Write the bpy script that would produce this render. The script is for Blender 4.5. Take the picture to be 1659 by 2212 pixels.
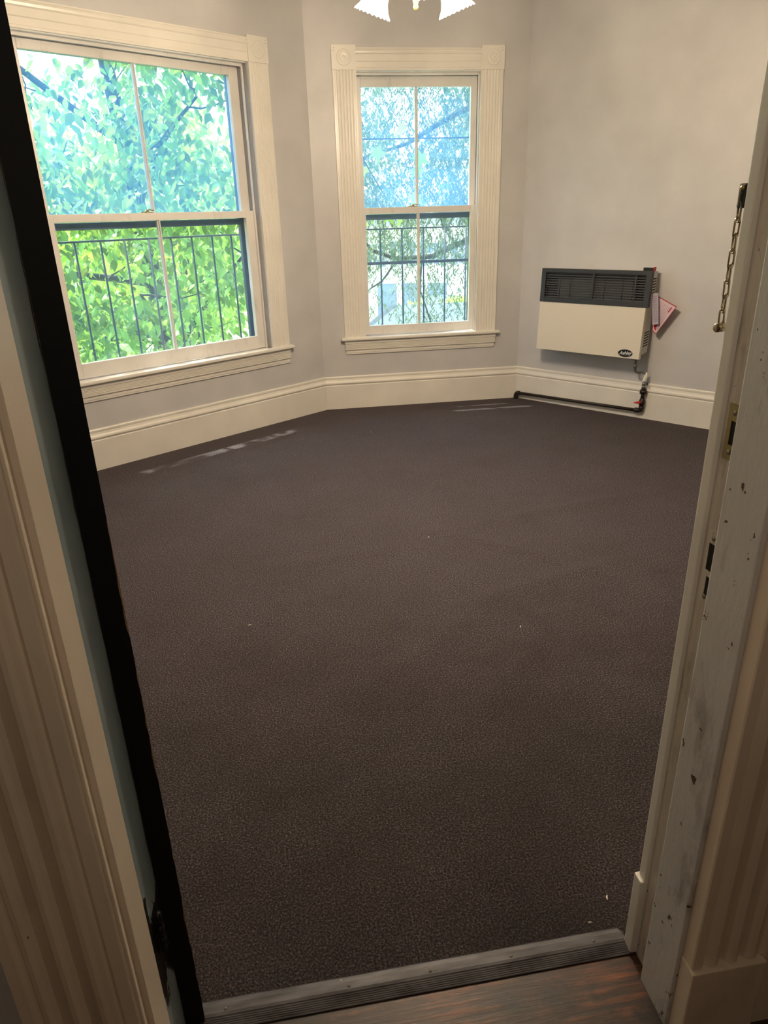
import bpy, bmesh, math, random
from mathutils import Matrix, Vector, Euler
for _o in list(bpy.data.objects): bpy.data.objects.remove(_o)
S = bpy.context.scene; COL = S.collection
R = math.radians; PI = math.pi
rnd = random.Random(7)
# ------------------------------------------------------------------ camera
cam_d = bpy.data.cameras.new('camera'); cam = bpy.data.objects.new('camera', cam_d); COL.objects.link(cam)
TILT, ROLL, F = R(22.846), R(-1.7247), 1518.0
fw = Vector((0, math.cos(TILT), -math.sin(TILT))); up = Vector((0, math.sin(TILT), math.cos(TILT))); rt = Vector((1, 0, 0))
rt2 = math.cos(ROLL)*rt + math.sin(ROLL)*up; up2 = -math.sin(ROLL)*rt + math.cos(ROLL)*up
cam.matrix_world = Matrix(((rt2.x, up2.x, -fw.x, 0), (rt2.y, up2.y, -fw.y, 0), (rt2.z, up2.z, -fw.z, 1.5), (0, 0, 0, 1)))
cam_d.sensor_fit = 'VERTICAL'; cam_d.sensor_height = 32.0; cam_d.lens = F*32.0/2212.0
cam_d.clip_start = 0.02; cam_d.clip_end = 400
S.camera = cam
# ------------------------------------------------------------------ world, sun, exposure
SKY, SUN, LAMP, HALL, EXPO = 0.55, 7.0, 31.0, 3.8, 1.22
w = bpy.data.worlds.new('world'); S.world = w; w.use_nodes = True
nt = w.node_tree; nt.nodes.clear()
sky = nt.nodes.new('ShaderNodeTexSky'); sky.sky_type = 'NISHITA'; sky.sun_disc = False
sky.sun_elevation = R(70); sky.sun_rotation = R(-60); sky.dust_density = 2.5; sky.air_density = 1.2; sky.ozone_density = 1.2
bgn = nt.nodes.new('ShaderNodeBackground'); bgn.inputs[1].default_value = SKY
out = nt.nodes.new('ShaderNodeOutputWorld')
nt.links.new(sky.outputs[0], bgn.inputs[0]); nt.links.new(bgn.outputs[0], out.inputs[0])
sd = bpy.data.lights.new('sun', 'SUN'); sd.energy = SUN; sd.angle = R(0.6); sd.color = (1, 0.95, 0.86)
so = bpy.data.objects.new('sun', sd); COL.objects.link(so)
sun_from = Vector((-math.sin(R(60))*math.cos(R(70)), math.cos(R(60))*math.cos(R(70)), math.sin(R(70))))
so.rotation_euler = sun_from.to_track_quat('Z', 'Y').to_euler(); so.location = (-6, 8, 14)
def point_light(name, loc, watts, radius, color):
    l = bpy.data.lights.new(name, 'POINT'); l.energy = watts; l.shadow_soft_size = radius; l.color = color
    o = bpy.data.objects.new(name, l); o.location = loc; COL.objects.link(o); return o
point_light('hall_lamp', (0.12, -0.30, 1.85), HALL, 0.05, (1.0, 0.84, 0.68))
S.view_settings.view_transform = 'Standard'; S.view_settings.look = 'None'; S.view_settings.gamma = 1.0
S.view_settings.use_curve_mapping = False; S.view_settings.exposure = EXPO

# ------------------------------------------------------------------ frames of the building
def frame(x, y, deg): return Matrix.Translation((x, y, 0)) @ Matrix.Rotation(R(deg), 4, 'Z')
FF = frame(0, 0, 8.7)                       # door wall: x along the wall, y into the room
FL = frame(-0.463, 5.846, 44.82)            # left wall: x towards the first corner, y outwards
FB = frame(-0.463, 5.846, 8.19)             # middle wall: x to the right, y outwards
FR = frame(1.190, 6.084, -43.48)            # right wall: x to the right, y outwards

# ------------------------------------------------------------------ materials
def srgb(r, g, b):
    f = lambda c: c/12.92 if c <= 0.04045 else ((c+0.055)/1.055)**2.4
    return (f(r/255), f(g/255), f(b/255), 1)
def mat(name): 
    m = bpy.data.materials.new(name); m.use_nodes = True
    return m, m.node_tree, m.node_tree.nodes['Principled BSDF']
def N(t, kind, **kw):
    n = t.nodes.new(kind)
    for k, v in kw.items():
        if k in n.inputs: n.inputs[k].default_value = v
        else: setattr(n, k, v)
    return n
def coords(t, scale=(1, 1, 1)):
    tc = N(t, 'ShaderNodeTexCoord'); mp = N(t, 'ShaderNodeMapping'); mp.inputs['Scale'].default_value = scale
    t.links.new(tc.outputs['Object'], mp.inputs[0]); return mp.outputs[0]
def noise(t, vec, scale, detail=3, rough=0.5):
    n = N(t, 'ShaderNodeTexNoise', Scale=scale, Detail=detail, Roughness=rough); t.links.new(vec, n.inputs['Vector']); return n.outputs['Fac']
def ramp(t, fac, stops):
    r = N(t, 'ShaderNodeValToRGB'); e = r.color_ramp.elements
    while len(e) < len(stops): e.new(0.5)
    for el, (p, c) in zip(e, stops): el.position = p; el.color = c
    t.links.new(fac, r.inputs[0]); return r.outputs[0]
def mixc(t, fac, a, b):
    m = N(t, 'ShaderNodeMix', data_type='RGBA')
    for i, v in ((6, a), (7, b)):
        if isinstance(v, tuple): m.inputs[i].default_value = v
        else: t.links.new(v, m.inputs[i])
    if isinstance(fac, float): m.inputs[0].default_value = fac
    else: t.links.new(fac, m.inputs[0])
    return m.outputs[2]
def math_(t, op, a, b=None):
    m = N(t, 'ShaderNodeMath', operation=op)
    for i, v in enumerate((a, b)):
        if v is None: continue
        if isinstance(v, (int, float)): m.inputs[i].default_value = v
        else: t.links.new(v, m.inputs[i])
    return m.outputs[0]
def bump(t, b, h, strength, dist=0.002):
    n = N(t, 'ShaderNodeBump', Strength=strength, Distance=dist); t.links.new(h, n.inputs['Height']); t.links.new(n.outputs[0], b.inputs['Normal'])
def simple(name, c, rough=0.5, metal=0.0, var=0.0, bscale=0, bstr=0.3, spec=None):
    m, t, b = mat(name); b.inputs['Base Color'].default_value = c
    b.inputs['Roughness'].default_value = rough; b.inputs['Metallic'].default_value = metal
    if spec is not None: b.inputs['Specular IOR Level'].default_value = spec
    v = coords(t)
    if var:
        f = noise(t, v, 6, 4); d = tuple(x*(1-var) for x in c[:3])+(1,)
        t.links.new(ramp(t, f, [(0.35, d), (0.65, c)]), b.inputs['Base Color'])
    if bscale: bump(t, b, noise(t, v, bscale, 3), bstr)
    return m
def paint(name, c, rough, streak=(1, 1, 1), dirt=0.0, chips=None, chip_at=0.72, bstr=0.25, bscale=60, chip_scale=40):
    """old brushed gloss paint: brush streaks, grime and chips"""
    m, t, b = mat(name); v = coords(t, streak); v1 = coords(t)
    f = noise(t, v1, 3.5, 5); d = tuple(x*0.88 for x in c[:3])+(1,)
    col = ramp(t, f, [(0.3, d), (0.7, c)])
    if dirt:
        g = noise(t, coords(t, (1, 1, 0.35)), 14, 6, 0.7)
        k = ramp(t, g, [(0.56, (0, 0, 0, 1)), (0.72, (1, 1, 1, 1))])
        k2 = math_(t, 'MULTIPLY', k, dirt); col = mixc(t, k2, col, (0.10, 0.08, 0.06, 1))
    if chips:
        g = noise(t, coords(t, (1, 1, 0.7)), chip_scale, 3, 0.6)
        k = ramp(t, g, [(chip_at, (0, 0, 0, 1)), (chip_at+0.012, (1, 1, 1, 1))]); col = mixc(t, k, col, chips)
    t.links.new(col, b.inputs['Base Color']); b.inputs['Roughness'].default_value = rough
    bump(t, b, noise(t, v, bscale, 4, 0.6), bstr)
    return m
WHITE = srgb(226, 220, 208)
M = {}
M['wall'] = paint('wall_paint', srgb(196, 194, 193), 0.42, bstr=0.12, bscale=120)
M['trim'] = paint('trim_paint', srgb(226, 221, 211), 0.30, (8, 8, 1), bstr=0.12, bscale=30)
M['trim_h'] = paint('trim_paint_level', srgb(226, 221, 211), 0.30, (1, 8, 8), bstr=0.12, bscale=30)
M['sash'] = paint('sash_paint', srgb(222, 218, 212), 0.35, dirt=0.2, bstr=0.2)
M['ceil'] = paint('ceiling_paint', srgb(222, 216, 206), 0.8)
M['jamb'] = paint('jamb_paint', srgb(206, 203, 200), 0.38, (3, 3, 1), dirt=0.6, chips=(0.09, 0.055, 0.03, 1), chip_at=0.665, bstr=0.5, bscale=26)
M['rebate'] = paint('rebate_paint', srgb(205, 196, 184), 0.3, (3, 3, 1), dirt=0.5, chips=(0.10, 0.06, 0.035, 1), chip_at=0.69, bstr=0.9, bscale=20)
M['hall_trim'] = paint('hall_trim_paint', srgb(230, 214, 192), 0.4, (6, 6, 1), dirt=0.15, chips=(0.10, 0.06, 0.03, 1), chip_at=0.78, bstr=0.2)
M['hall_wall'] = paint('hall_wall_paint', srgb(150, 132, 108), 0.6)
M['stop_l'] = paint('left_stop_paint', srgb(222, 208, 188), 0.35, (6, 6, 1), chips=(0.05, 0.03, 0.02, 1), chip_at=0.77, bstr=0.2)
M['iron'] = simple('black_iron', srgb(46, 38, 34), 0.5, 0.3, 0.3, 300, 0.4)
M['galv'] = simple('galvanised', srgb(150, 150, 150), 0.4, 0.8, 0.3)
M['brass'] = simple('brass', srgb(176, 162, 108), 0.4, 0.7, 0.35)
M['nickel'] = simple('worn_brass_chain', srgb(170, 158, 134), 0.28, 1.0, 0.4)
M['steel'] = simple('screw_steel', srgb(140, 135, 125), 0.35, 0.9)
M['dark'] = simple('dark_void', (0.006, 0.005, 0.005, 1), 0.9)
M['black_metal'] = simple('black_metal', srgb(20, 20, 22), 0.45, 0.4)
M['rail'] = simple('railing_iron', srgb(52, 60, 72), 0.5, 0.2)
M['storm'] = simple('storm_aluminium', srgb(92, 104, 128), 0.45, 0.3, 0.2)
M['heat_front'] = simple('heater_enamel', srgb(208, 200, 184), 0.38)
M['heat_side'] = simple('heater_side', srgb(196, 192, 182), 0.4)
M['heat_black'] = simple('heater_grille', srgb(40, 42, 46), 0.45)
M['heat_slat'] = simple('heater_slat', srgb(92, 94, 98), 0.4, 0.3)
M['firebox'] = simple('heater_firebox', srgb(130, 130, 130), 0.5, 0.3)
M['red'] = simple('red_plastic', srgb(180, 30, 28), 0.4)
M['redpaper'] = simple('red_print', srgb(170, 52, 56), 0.7)
M['paper'] = simple('pink_paper', srgb(214, 190, 200), 0.8, var=0.1)
M['paper_g'] = simple('grey_paper', srgb(176, 168, 184), 0.8, var=0.1)
M['print'] = simple('grey_print', srgb(120, 110, 125), 0.8)
M['white'] = simple('white_enamel', srgb(225, 225, 225), 0.4)
M['tape'] = simple('white_tape', srgb(222, 215, 200), 0.6)
M['bark'] = simple('bark', srgb(84, 76, 70), 0.9, var=0.4, bscale=40)
M['siding'] = simple('white_siding', srgb(240, 240, 236), 0.6)
M['shutter'] = simple('blue_shutter', srgb(96, 116, 136), 0.6)
M['housepane'] = simple('house_pane', srgb(96, 124, 150), 0.1)
M['houseframe'] = simple('house_frame', srgb(240, 244, 246), 0.6)
M['lint'] = simple('lint_white', srgb(230, 225, 210), 0.8)
M['drive'] = simple('pale_concrete', srgb(225, 222, 214), 0.9)
M['door_white'] = paint('door_face_paint', srgb(205, 198, 188), 0.4)
# carpet
m, t, b = mat('carpet'); v = coords(t, (1, 1, 0.0))
f1 = noise(t, v, 260, 2, 0.7); f2 = noise(t, v, 2.2, 4, 0.6); f3 = noise(t, v, 190, 3, 0.8)
col = ramp(t, f3, [(0.30, srgb(16, 14, 14)), (0.50, srgb(65, 58, 60)), (0.70, srgb(136, 127, 129))])
col = mixc(t, math_(t, 'MULTIPLY', ramp(t, f2, [(0.35, (0, 0, 0, 1)), (0.7, (1, 1, 1, 1))]), 0.25), col, srgb(58, 48, 44))
tcx = N(t, 'ShaderNodeTexCoord'); sx_ = N(t, 'ShaderNodeSeparateXYZ'); t.links.new(tcx.outputs['Object'], sx_.inputs[0])   # darker towards the doorway: dim foreground painted in along with trodden-in dirt
shade_dirt = ramp(t, math_(t, 'ADD', math_(t, 'MULTIPLY', sx_.outputs['Y'], -0.42), math_(t, 'ADD', noise(t, v, 3.0, 5, 0.7), 0.62)), [(0.05, (0, 0, 0, 1)), (0.85, (1, 1, 1, 1))])
col = mixc(t, math_(t, 'MULTIPLY', shade_dirt, 0.62), col, srgb(26, 22, 19))
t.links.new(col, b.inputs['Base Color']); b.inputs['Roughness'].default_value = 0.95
b.inputs['Specular IOR Level'].default_value = 0.15
b.inputs['Sheen Weight'].default_value = 0.0; b.inputs['Sheen Roughness'].default_value = 0.5; b.inputs['Sheen Tint'].default_value = srgb(200, 185, 185)
vo = N(t, 'ShaderNodeTexVoronoi', Scale=250.0); t.links.new(v, vo.inputs['Vector'])
bump(t, b, math_(t, 'ADD', math_(t, 'MULTIPLY', vo.outputs['Distance'], -1.0), f3), 0.5, 0.004)
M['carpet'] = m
# worn brown wood
m, t, b = mat('worn_wood'); v = coords(t, (1.2, 14, 1))
f = noise(t, v, 5, 6, 0.65); g = noise(t, coords(t), 7, 4, 0.6)
col = ramp(t, f, [(0.3, srgb(30, 21, 17)), (0.52, srgb(66, 42, 29)), (0.78, srgb(150, 84, 44))])
col = mixc(t, ramp(t, g, [(0.48, (0, 0, 0, 1)), (0.62, (1, 1, 1, 1))]), col, srgb(34, 26, 24))
t.links.new(col, b.inputs['Base Color']); b.inputs['Roughness'].default_value = 0.42; bump(t, b, f, 0.3)
M['wood'] = m
# metal carpet strip
m, t, b = mat('strip_metal'); b.inputs['Base Color'].default_value = srgb(112, 108, 110); b.inputs['Metallic'].default_value = 0.3; b.inputs['Roughness'].default_value = 0.5
t.links.new(ramp(t, noise(t, coords(t, (1, 5, 1)), 9, 5), [(0.35, srgb(52, 49, 50)), (0.65, srgb(88, 86, 90))]), b.inputs['Base Color'])
M['strip'] = m
# blue-grey rebate with black paint run over it low down
m, t, b = mat('blue_rebate_paint'); tc = N(t, 'ShaderNodeTexCoord'); sp = N(t, 'ShaderNodeSeparateXYZ'); t.links.new(tc.outputs['Object'], sp.inputs[0])
base = ramp(t, noise(t, coords(t), 5, 4), [(0.35, srgb(126, 142, 146)), (0.65, srgb(148, 162, 166))])
nz = noise(t, coords(t, (1, 1, 0.5)), 26, 4, 0.6)
low = math_(t, 'SUBTRACT', 1.0, math_(t, 'MULTIPLY', math_(t, 'ABSOLUTE', math_(t, 'SUBTRACT', sp.outputs['Z'], 0.34)), 6.0))
k = math_(t, 'GREATER_THAN', math_(t, 'ADD', math_(t, 'MULTIPLY', low, 0.5), nz), 0.72)
col = mixc(t, k, base, srgb(24, 20, 18))
edge = math_(t, 'GREATER_THAN', math_(t, 'ADD', sp.outputs['Y'], math_(t, 'MULTIPLY', nz, 0.02)), 0.957)
col = mixc(t, edge, col, srgb(70, 50, 32))
t.links.new(col, b.inputs['Base Color']); b.inputs['Roughness'].default_value = 0.35; M['blue'] = m
# black door edge with cream chips on its room-side arris (object X runs 0..0.036 across the edge)
m, t, b = mat('black_edge_paint'); tc = N(t, 'ShaderNodeTexCoord'); sp = N(t, 'ShaderNodeSeparateXYZ'); t.links.new(tc.outputs['Object'], sp.inputs[0])
nz = noise(t, coords(t, (1, 1, 0.35)), 24, 2, 0.5)
thr = math_(t, 'ADD', sp.outputs['X'], math_(t, 'MULTIPLY', nz, 0.020))
zone = math_(t, 'MULTIPLY', math_(t, 'GREATER_THAN', thr, 0.0462), math_(t, 'LESS_THAN', sp.outputs['Z'], 1.15))
col = mixc(t, zone, srgb(16, 17, 17), srgb(150, 122, 86))
t.links.new(col, b.inputs['Base Color']); b.inputs['Roughness'].default_value = 0.6; b.inputs['Specular IOR Level'].default_value = 0.2
bump(t, b, noise(t, coords(t), 40, 3), 0.4); M['black_edge'] = m
# glass with bluish lens glare painted in as a translucent layer
def glass(name, glare, tint):
    m = bpy.data.materials.new(name); m.use_nodes = True; t = m.node_tree; t.nodes.clear()
    o = N(t, 'ShaderNodeOutputMaterial'); tr = N(t, 'ShaderNodeBsdfTransparent'); gl = N(t, 'ShaderNodeBsdfGlossy', Roughness=0.02)
    fr = N(t, 'ShaderNodeLayerWeight', Blend=0.5); a = N(t, 'ShaderNodeMixShader')
    refl = math_(t, 'ADD', 0.03, math_(t, 'MULTIPLY', math_(t, 'POWER', fr.outputs['Facing'], 5.0), 0.5))
    tr.inputs[0].default_value = (0.97, 0.99, 0.99, 1)
    t.links.new(refl, a.inputs[0]); t.links.new(tr.outputs[0], a.inputs[1]); t.links.new(gl.outputs[0], a.inputs[2])
    tl = N(t, 'ShaderNodeBsdfTranslucent'); tl.inputs[0].default_value = tint
    c = N(t, 'ShaderNodeMixShader'); f = noise(t, coords(t), 2.2, 4, 0.6)
    k = math_(t, 'MULTIPLY', ramp(t, f, [(0.3, (0.65, 0.65, 0.65, 1)), (0.7, (1, 1, 1, 1))]), glare)
    t.links.new(k, c.inputs[0]); t.links.new(a.outputs[0], c.inputs[1]); t.links.new(tl.outputs[0], c.inputs[2])
    t.links.new(c.outputs[0], o.inputs[0]); return m
M['glass_u'] = glass('glare_pane_upper', 0.20, (0.15, 0.48, 1.0, 1))
M['glass_l'] = glass('glare_pane_lower', 0.035, (0.35, 0.65, 1.0, 1))
M['glass_s'] = glass('storm_pane', 0.015, (0.6, 0.8, 1.0, 1))
def leafmat(name, c1, c2, trans=0.45):
    m = bpy.data.materials.new(name); m.use_nodes = True; t = m.node_tree; t.nodes.clear()
    o = N(t, 'ShaderNodeOutputMaterial'); d = N(t, 'ShaderNodeBsdfPrincipled', Roughness=0.45); tl = N(t, 'ShaderNodeBsdfTranslucent')
    gi = N(t, 'ShaderNodeNewGeometry'); col = ramp(t, gi.outputs['Random Per Island'], [(0.1, c1), (0.9, c2)])
    t.links.new(col, d.inputs['Base Color']); t.links.new(mixc(t, 0.35, col, (0.75, 0.95, 0.12, 1)), tl.inputs[0])
    x = N(t, 'ShaderNodeMixShader'); x.inputs[0].default_value = trans
    t.links.new(d.outputs[0], x.inputs[1]); t.links.new(tl.outputs[0], x.inputs[2]); t.links.new(x.outputs[0], o.inputs[0]); return m
M['leaf'] = leafmat('broad_leaf', srgb(36, 88, 34), srgb(118, 176, 68), 0.36)
M['leaf_b'] = leafmat('blue_leaf', srgb(30, 56, 44), srgb(66, 98, 70), 0.22)
M['leaf_y'] = leafmat('yellow_leaf', srgb(150, 190, 60), srgb(216, 232, 110))
M['leaf_far'] = leafmat('far_leaf', srgb(120, 160, 70), srgb(196, 218, 110))
M['lawn'] = simple('lawn', srgb(168, 196, 110), 0.95, var=0.3)
M['shingle'] = simple('roof_shingle', srgb(84, 98, 104), 0.9, var=0.25, bscale=90)
M['shingle_d'] = simple('roof_underlay', srgb(48, 58, 62), 0.95)
m = bpy.data.materials.new('lamp_glass'); m.use_nodes = True; t = m.node_tree; t.nodes.clear()
o = N(t, 'ShaderNodeOutputMaterial'); tl = N(t, 'ShaderNodeBsdfTranslucent'); tl.inputs[0].default_value = (1, 0.97, 0.9, 1)
gl = N(t, 'ShaderNodeBsdfGlossy', Roughness=0.2); em = N(t, 'ShaderNodeEmission', Strength=3.0); em.inputs[0].default_value = (1, 0.93, 0.78, 1)
a = N(t, 'ShaderNodeMixShader'); a.inputs[0].default_value = 0.6; c = N(t, 'ShaderNodeAddShader'); gl = N(t, 'ShaderNodeBsdfTransparent'); gl.inputs[0].default_value = (1, 0.98, 0.94, 1)
t.links.new(tl.outputs[0], a.inputs[1]); t.links.new(gl.outputs[0], a.inputs[2]); t.links.new(a.outputs[0], c.inputs[0]); t.links.new(em.outputs[0], c.inputs[1]); t.links.new(c.outputs[0], o.inputs[0])
M['lampglass'] = m
m = bpy.data.materials.new('bulb_glow'); m.use_nodes = True; t = m.node_tree; t.nodes.clear()
o = N(t, 'ShaderNodeOutputMaterial'); em = N(t, 'ShaderNodeEmission', Strength=8); em.inputs[0].default_value = (1, 0.85, 0.62, 1); t.links.new(em.outputs[0], o.inputs[0]); M['bulb'] = m

# ------------------------------------------------------------------ mesh helpers
class MB:
    def __init__(s): s.v = []; s.f = []; s.sm = []
    def add(s, vs, fs, smooth=False, mx=None):
        b = len(s.v); s.v += [tuple(mx @ Vector(p)) if mx else tuple(p) for p in vs]
        s.f += [tuple(b+i for i in f) for f in fs]; s.sm += [smooth]*len(fs); return s
    def box(s, x0, x1, y0, y1, z0, z1, mx=None):
        vs = [(x, y, z) for x in (x0, x1) for y in (y0, y1) for z in (z0, z1)]
        return s.add(vs, [(0, 1, 3, 2), (4, 6, 7, 5), (0, 4, 5, 1), (2, 3, 7, 6), (0, 2, 6, 4), (1, 5, 7, 3)], False, mx)
    def prism(s, prof, a, b, place, ka=0, kb=0, smooth=False):
        """profile points (d, h) swept from a to b; place(t, d, h) -> point; ka, kb mitre per unit of d"""
        n = len(prof); vs = [place(a+ka*d, d, h) for d, h in prof]+[place(b+kb*d, d, h) for d, h in prof]
        fs = [(i, (i+1) % n, n+(i+1) % n, n+i) for i in range(n)]+[tuple(range(n))[::-1], tuple(range(n, 2*n))]
        return s.add(vs, fs, smooth)
    def tube(s, pts, r, n=8, mx=None):
        pts = [Vector(p) for p in pts]; rs = r if isinstance(r, (list, tuple)) else [r]*len(pts); vs = []; fs = []
        ref = None
        for i, p in enumerate(pts):
            d = (pts[min(i+1, len(pts)-1)]-pts[max(i-1, 0)]).normalized()
            if ref is None: ref = Vector((0, 0, 1)) if abs(d.z) < 0.9 else Vector((1, 0, 0))
            x = ref - d*ref.dot(d)
            if x.length < 1e-4: x = d.orthogonal()
            x.normalize(); y = d.cross(x); ref = x
            for k in range(n):
                a = 2*PI*k/n; vs.append(p+(x*math.cos(a)+y*math.sin(a))*rs[i])
        for i in range(len(pts)-1):
            for k in range(n): fs.append((i*n+k, i*n+(k+1) % n, (i+1)*n+(k+1) % n, (i+1)*n+k))
        fs += [tuple(range(n))[::-1], tuple(range((len(pts)-1)*n, len(pts)*n))]
        return s.add(vs, fs, True, mx)
    def lathe(s, prof, n=20, mx=None, ripple=0, ramp_=0):
        """(r, z) profile round local z; ripple scallops"""
        vs = []; fs = []
        for i, (r, z) in enumerate(prof):
            for k in range(n):
                a = 2*PI*k/n; q = r*(1+(ripple*math.cos(a*ramp_) if ripple else 0)); vs.append((q*math.cos(a), q*math.sin(a), z))
        for i in range(len(prof)-1):
            for k in range(n): fs.append((i*n+k, i*n+(k+1) % n, (i+1)*n+(k+1) % n, (i+1)*n+k))
        return s.add(vs, fs, True, mx)
    def build(s, name, m, parent=None, mw=None, bevel=0):
        me = bpy.data.meshes.new(name); me.from_pydata(s.v, [], s.f); me.polygons.foreach_set('use_smooth', s.sm)
        me.materials.append(m); me.update()
        bm = bmesh.new(); bm.from_mesh(me); bmesh.ops.recalc_face_normals(bm, faces=bm.faces)
        if bevel:
            bmesh.ops.bevel(bm, geom=[e for e in bm.edges if e.is_manifold and e.calc_face_angle(0) > 0.6], offset=bevel, segments=2, affect='EDGES', profile=0.6, clamp_overlap=True)
        bm.to_mesh(me); bm.free()
        o = bpy.data.objects.new(name, me); COL.objects.link(o)
        if parent is not None: o.parent = parent
        if mw is not None: o.matrix_world = mw if parent is None else o.matrix_world
        if mw is not None and parent is not None: o.matrix_local = mw
        return o
def box(name, m, x0, x1, y0, y1, z0, z1, parent=None, bevel=0, mw=None): return MB().box(x0, x1, y0, y1, z0, z1).build(name, m, parent, mw, bevel)
def tag(o, label=None, cat=None, group=None, kind=None):
    for k, v in (('label', label), ('category', cat), ('group', group), ('kind', kind)):
        if v: o[k] = v
    return o
def empty(name, mw): o = bpy.data.objects.new(name, None); COL.objects.link(o); o.matrix_world = mw; o.empty_display_size = 0.1; return o
def dup(o, parent, local): c = o.copy(); COL.objects.link(c); c.parent = parent; c.matrix_local = local; return c
T = Matrix.Translation
def RX(d): return Matrix.Rotation(R(d), 4, 'X')
def RY(d): return Matrix.Rotation(R(d), 4, 'Y')
def RZ(d): return Matrix.Rotation(R(d), 4, 'Z')

# ------------------------------------------------------------------ room shell
CEIL = 3.0; WT = 0.20
def wall(name, mw, x0, x1, holes=(), m=None, y0=0.0, y1=WT, z0=-0.05, z1=CEIL):
    """slab with rectangular openings, a grid of blocks in one mesh"""
    b = MB(); xs = sorted({x0, x1, *[h[0] for h in holes], *[h[1] for h in holes]}); 
    for a, c in zip(xs, xs[1:]):
        hs = [h for h in holes if h[0] <= a+1e-6 and h[1] >= c-1e-6]
        if hs:
            h = hs[0]; 
            if h[2] > z0: b.box(a, c, y0, y1, z0, h[2])
            b.box(a, c, y0, y1, h[3], z1)
        else: b.box(a, c, y0, y1, z0, z1)
    return tag(b.build(name, m or M['wall'], None, mw), kind='structure')
W1 = dict(c=-1.28, g=0.683, j=0.757, ci=0.77, co=0.93)
W2 = dict(c=0.822, g=0.420, j=0.470, ci=0.463, co=0.634)
ZS, ZH = 0.565, 2.475
wall('wall_left', FL, -2.95, 0.0, [(W1['c']-W1['j'], W1['c']+W1['j'], ZS-0.02, ZH)])
wall('wall_back', FB, 0.0, 1.67, [(W2['c']-W2['j'], W2['c']+W2['j'], ZS-0.02, ZH)])
wall('wall_right', FR, 0.0, 2.75)
pl = FL @ Vector((-2.95, 0, 0)); pr = FR @ Vector((2.75, 0, 0))
fl_ = FF.inverted() @ pl; fr_ = FF.inverted() @ pr
wall('wall_side_left', FF, fl_.x-WT, fl_.x, y0=0.945, y1=fl_.y+0.05)
wall('wall_side_right', FF, fr_.x, fr_.x+WT, y0=0.945, y1=fr_.y+0.05)
OPL, OPR, OPT = -0.303, 0.694, 2.13
wall('wall_front', FF, -2.9, 4.2, [(OPL, OPR, -1.0, OPT)], y0=0.798, y1=0.945, m=M['wall'])
# floor: carpet sheet with soft ripples
def ripple(x, y):
    z = 0.0
    for cx, cy, ang, L, Wd, h in ((1.0, 3.55, 20, 0.5, 0.05, 0.006), (0.75, 2.75, 25, 0.45, 0.04, 0.005), (0.35, 1.95, 55, 0.4, 0.035, 0.005), (0.55, 3.1, -35, 0.3, 0.04, 0.005), (0.1, 2.2, 50, 0.4, 0.04, 0.004), (-0.3, 3.0, 15, 0.4, 0.05, 0.003), (0.25, 1.25, -60, 0.07, 0.012, 0.005), (0.36, 1.27, -50, 0.06, 0.012, 0.004)):
        a = R(ang); dx, dy = x-cx, y-cy; u_ = dx*math.cos(a)+dy*math.sin(a); v_ = -dx*math.sin(a)+dy*math.cos(a)
        z += 2.0*h*math.exp(-(u_/L)**2-(v_/Wd)**2)
    return z
b = MB(); nx, ny = 260, 260; X0, X1, Y0, Y1 = -3.3, 4.3, 0.952, 7.3
vs = []
for j in range(ny+1):
    yy = Y0+(Y1-Y0)*(j/ny)**1.3
    for i in range(nx+1):
        xx = X0+(X1-X0)*i/nx; p = FF @ Vector((xx, yy, 0)); vs.append((xx, yy, ripple(p.x, p.y)))
iFL, iFB, iFR = FL.inverted(), FB.inverted(), FR.inverted()
def inside(x, y, e=0.12):
    p = FF @ Vector((x, y, 0)); return fl_.x-e < x < fr_.x+e and (iFL @ p).y < e and (iFB @ p).y < e and (iFR @ p).y < e
ok = [inside(v_[0], v_[1]) for v_ in vs]
b.add(vs, [(j*(nx+1)+i, j*(nx+1)+i+1, (j+1)*(nx+1)+i+1, (j+1)*(nx+1)+i) for j in range(ny) for i in range(nx) if ok[j*(nx+1)+i] and ok[(j+1)*(nx+1)+i+1]], True)
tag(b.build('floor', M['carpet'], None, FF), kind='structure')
iFF = FF.inverted()
outline = [Vector((-1.3, -1.6, 0)), Vector((1.6, -1.6, 0)), Vector((1.6, 0.797, 0)), Vector((fr_.x+WT, 0.797, 0)), Vector((fr_.x+WT, fr_.y, 0)), iFF @ FR @ Vector((2.75, WT, 0)), iFF @ FR @ Vector((-0.097, WT, 0)), iFF @ FL @ Vector((0.066, WT, 0)), iFF @ FL @ Vector((-2.95, WT, 0)), Vector((fl_.x-WT, fl_.y, 0)), Vector((fl_.x-WT, 0.797, 0)), Vector((-1.3, 0.797, 0))]
def slab(name, m, pts, z0, z1):
    n = len(pts); q = MB(); q.add([(p.x, p.y, z0) for p in pts]+[(p.x, p.y, z1) for p in pts], [tuple(range(n))[::-1], tuple(range(n, 2*n))]+[(k, (k+1) % n, n+(k+1) % n, n+k) for k in range(n)])
    return tag(q.build(name, m, None, FF), kind='structure')
slab('floor_base', M['hall_wall'], outline, -0.35, -0.05)
slab('ceiling', M['ceil'], outline[3:11], CEIL, CEIL+0.12)
# unseen eave added over the bay, sized to trim the sun on the floor
tag(box('added_sun_eave', M['siding'], -3.6, 5.6, WT, WT+0.42, 2.74, 2.9, mw=FL), kind='structure')
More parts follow.
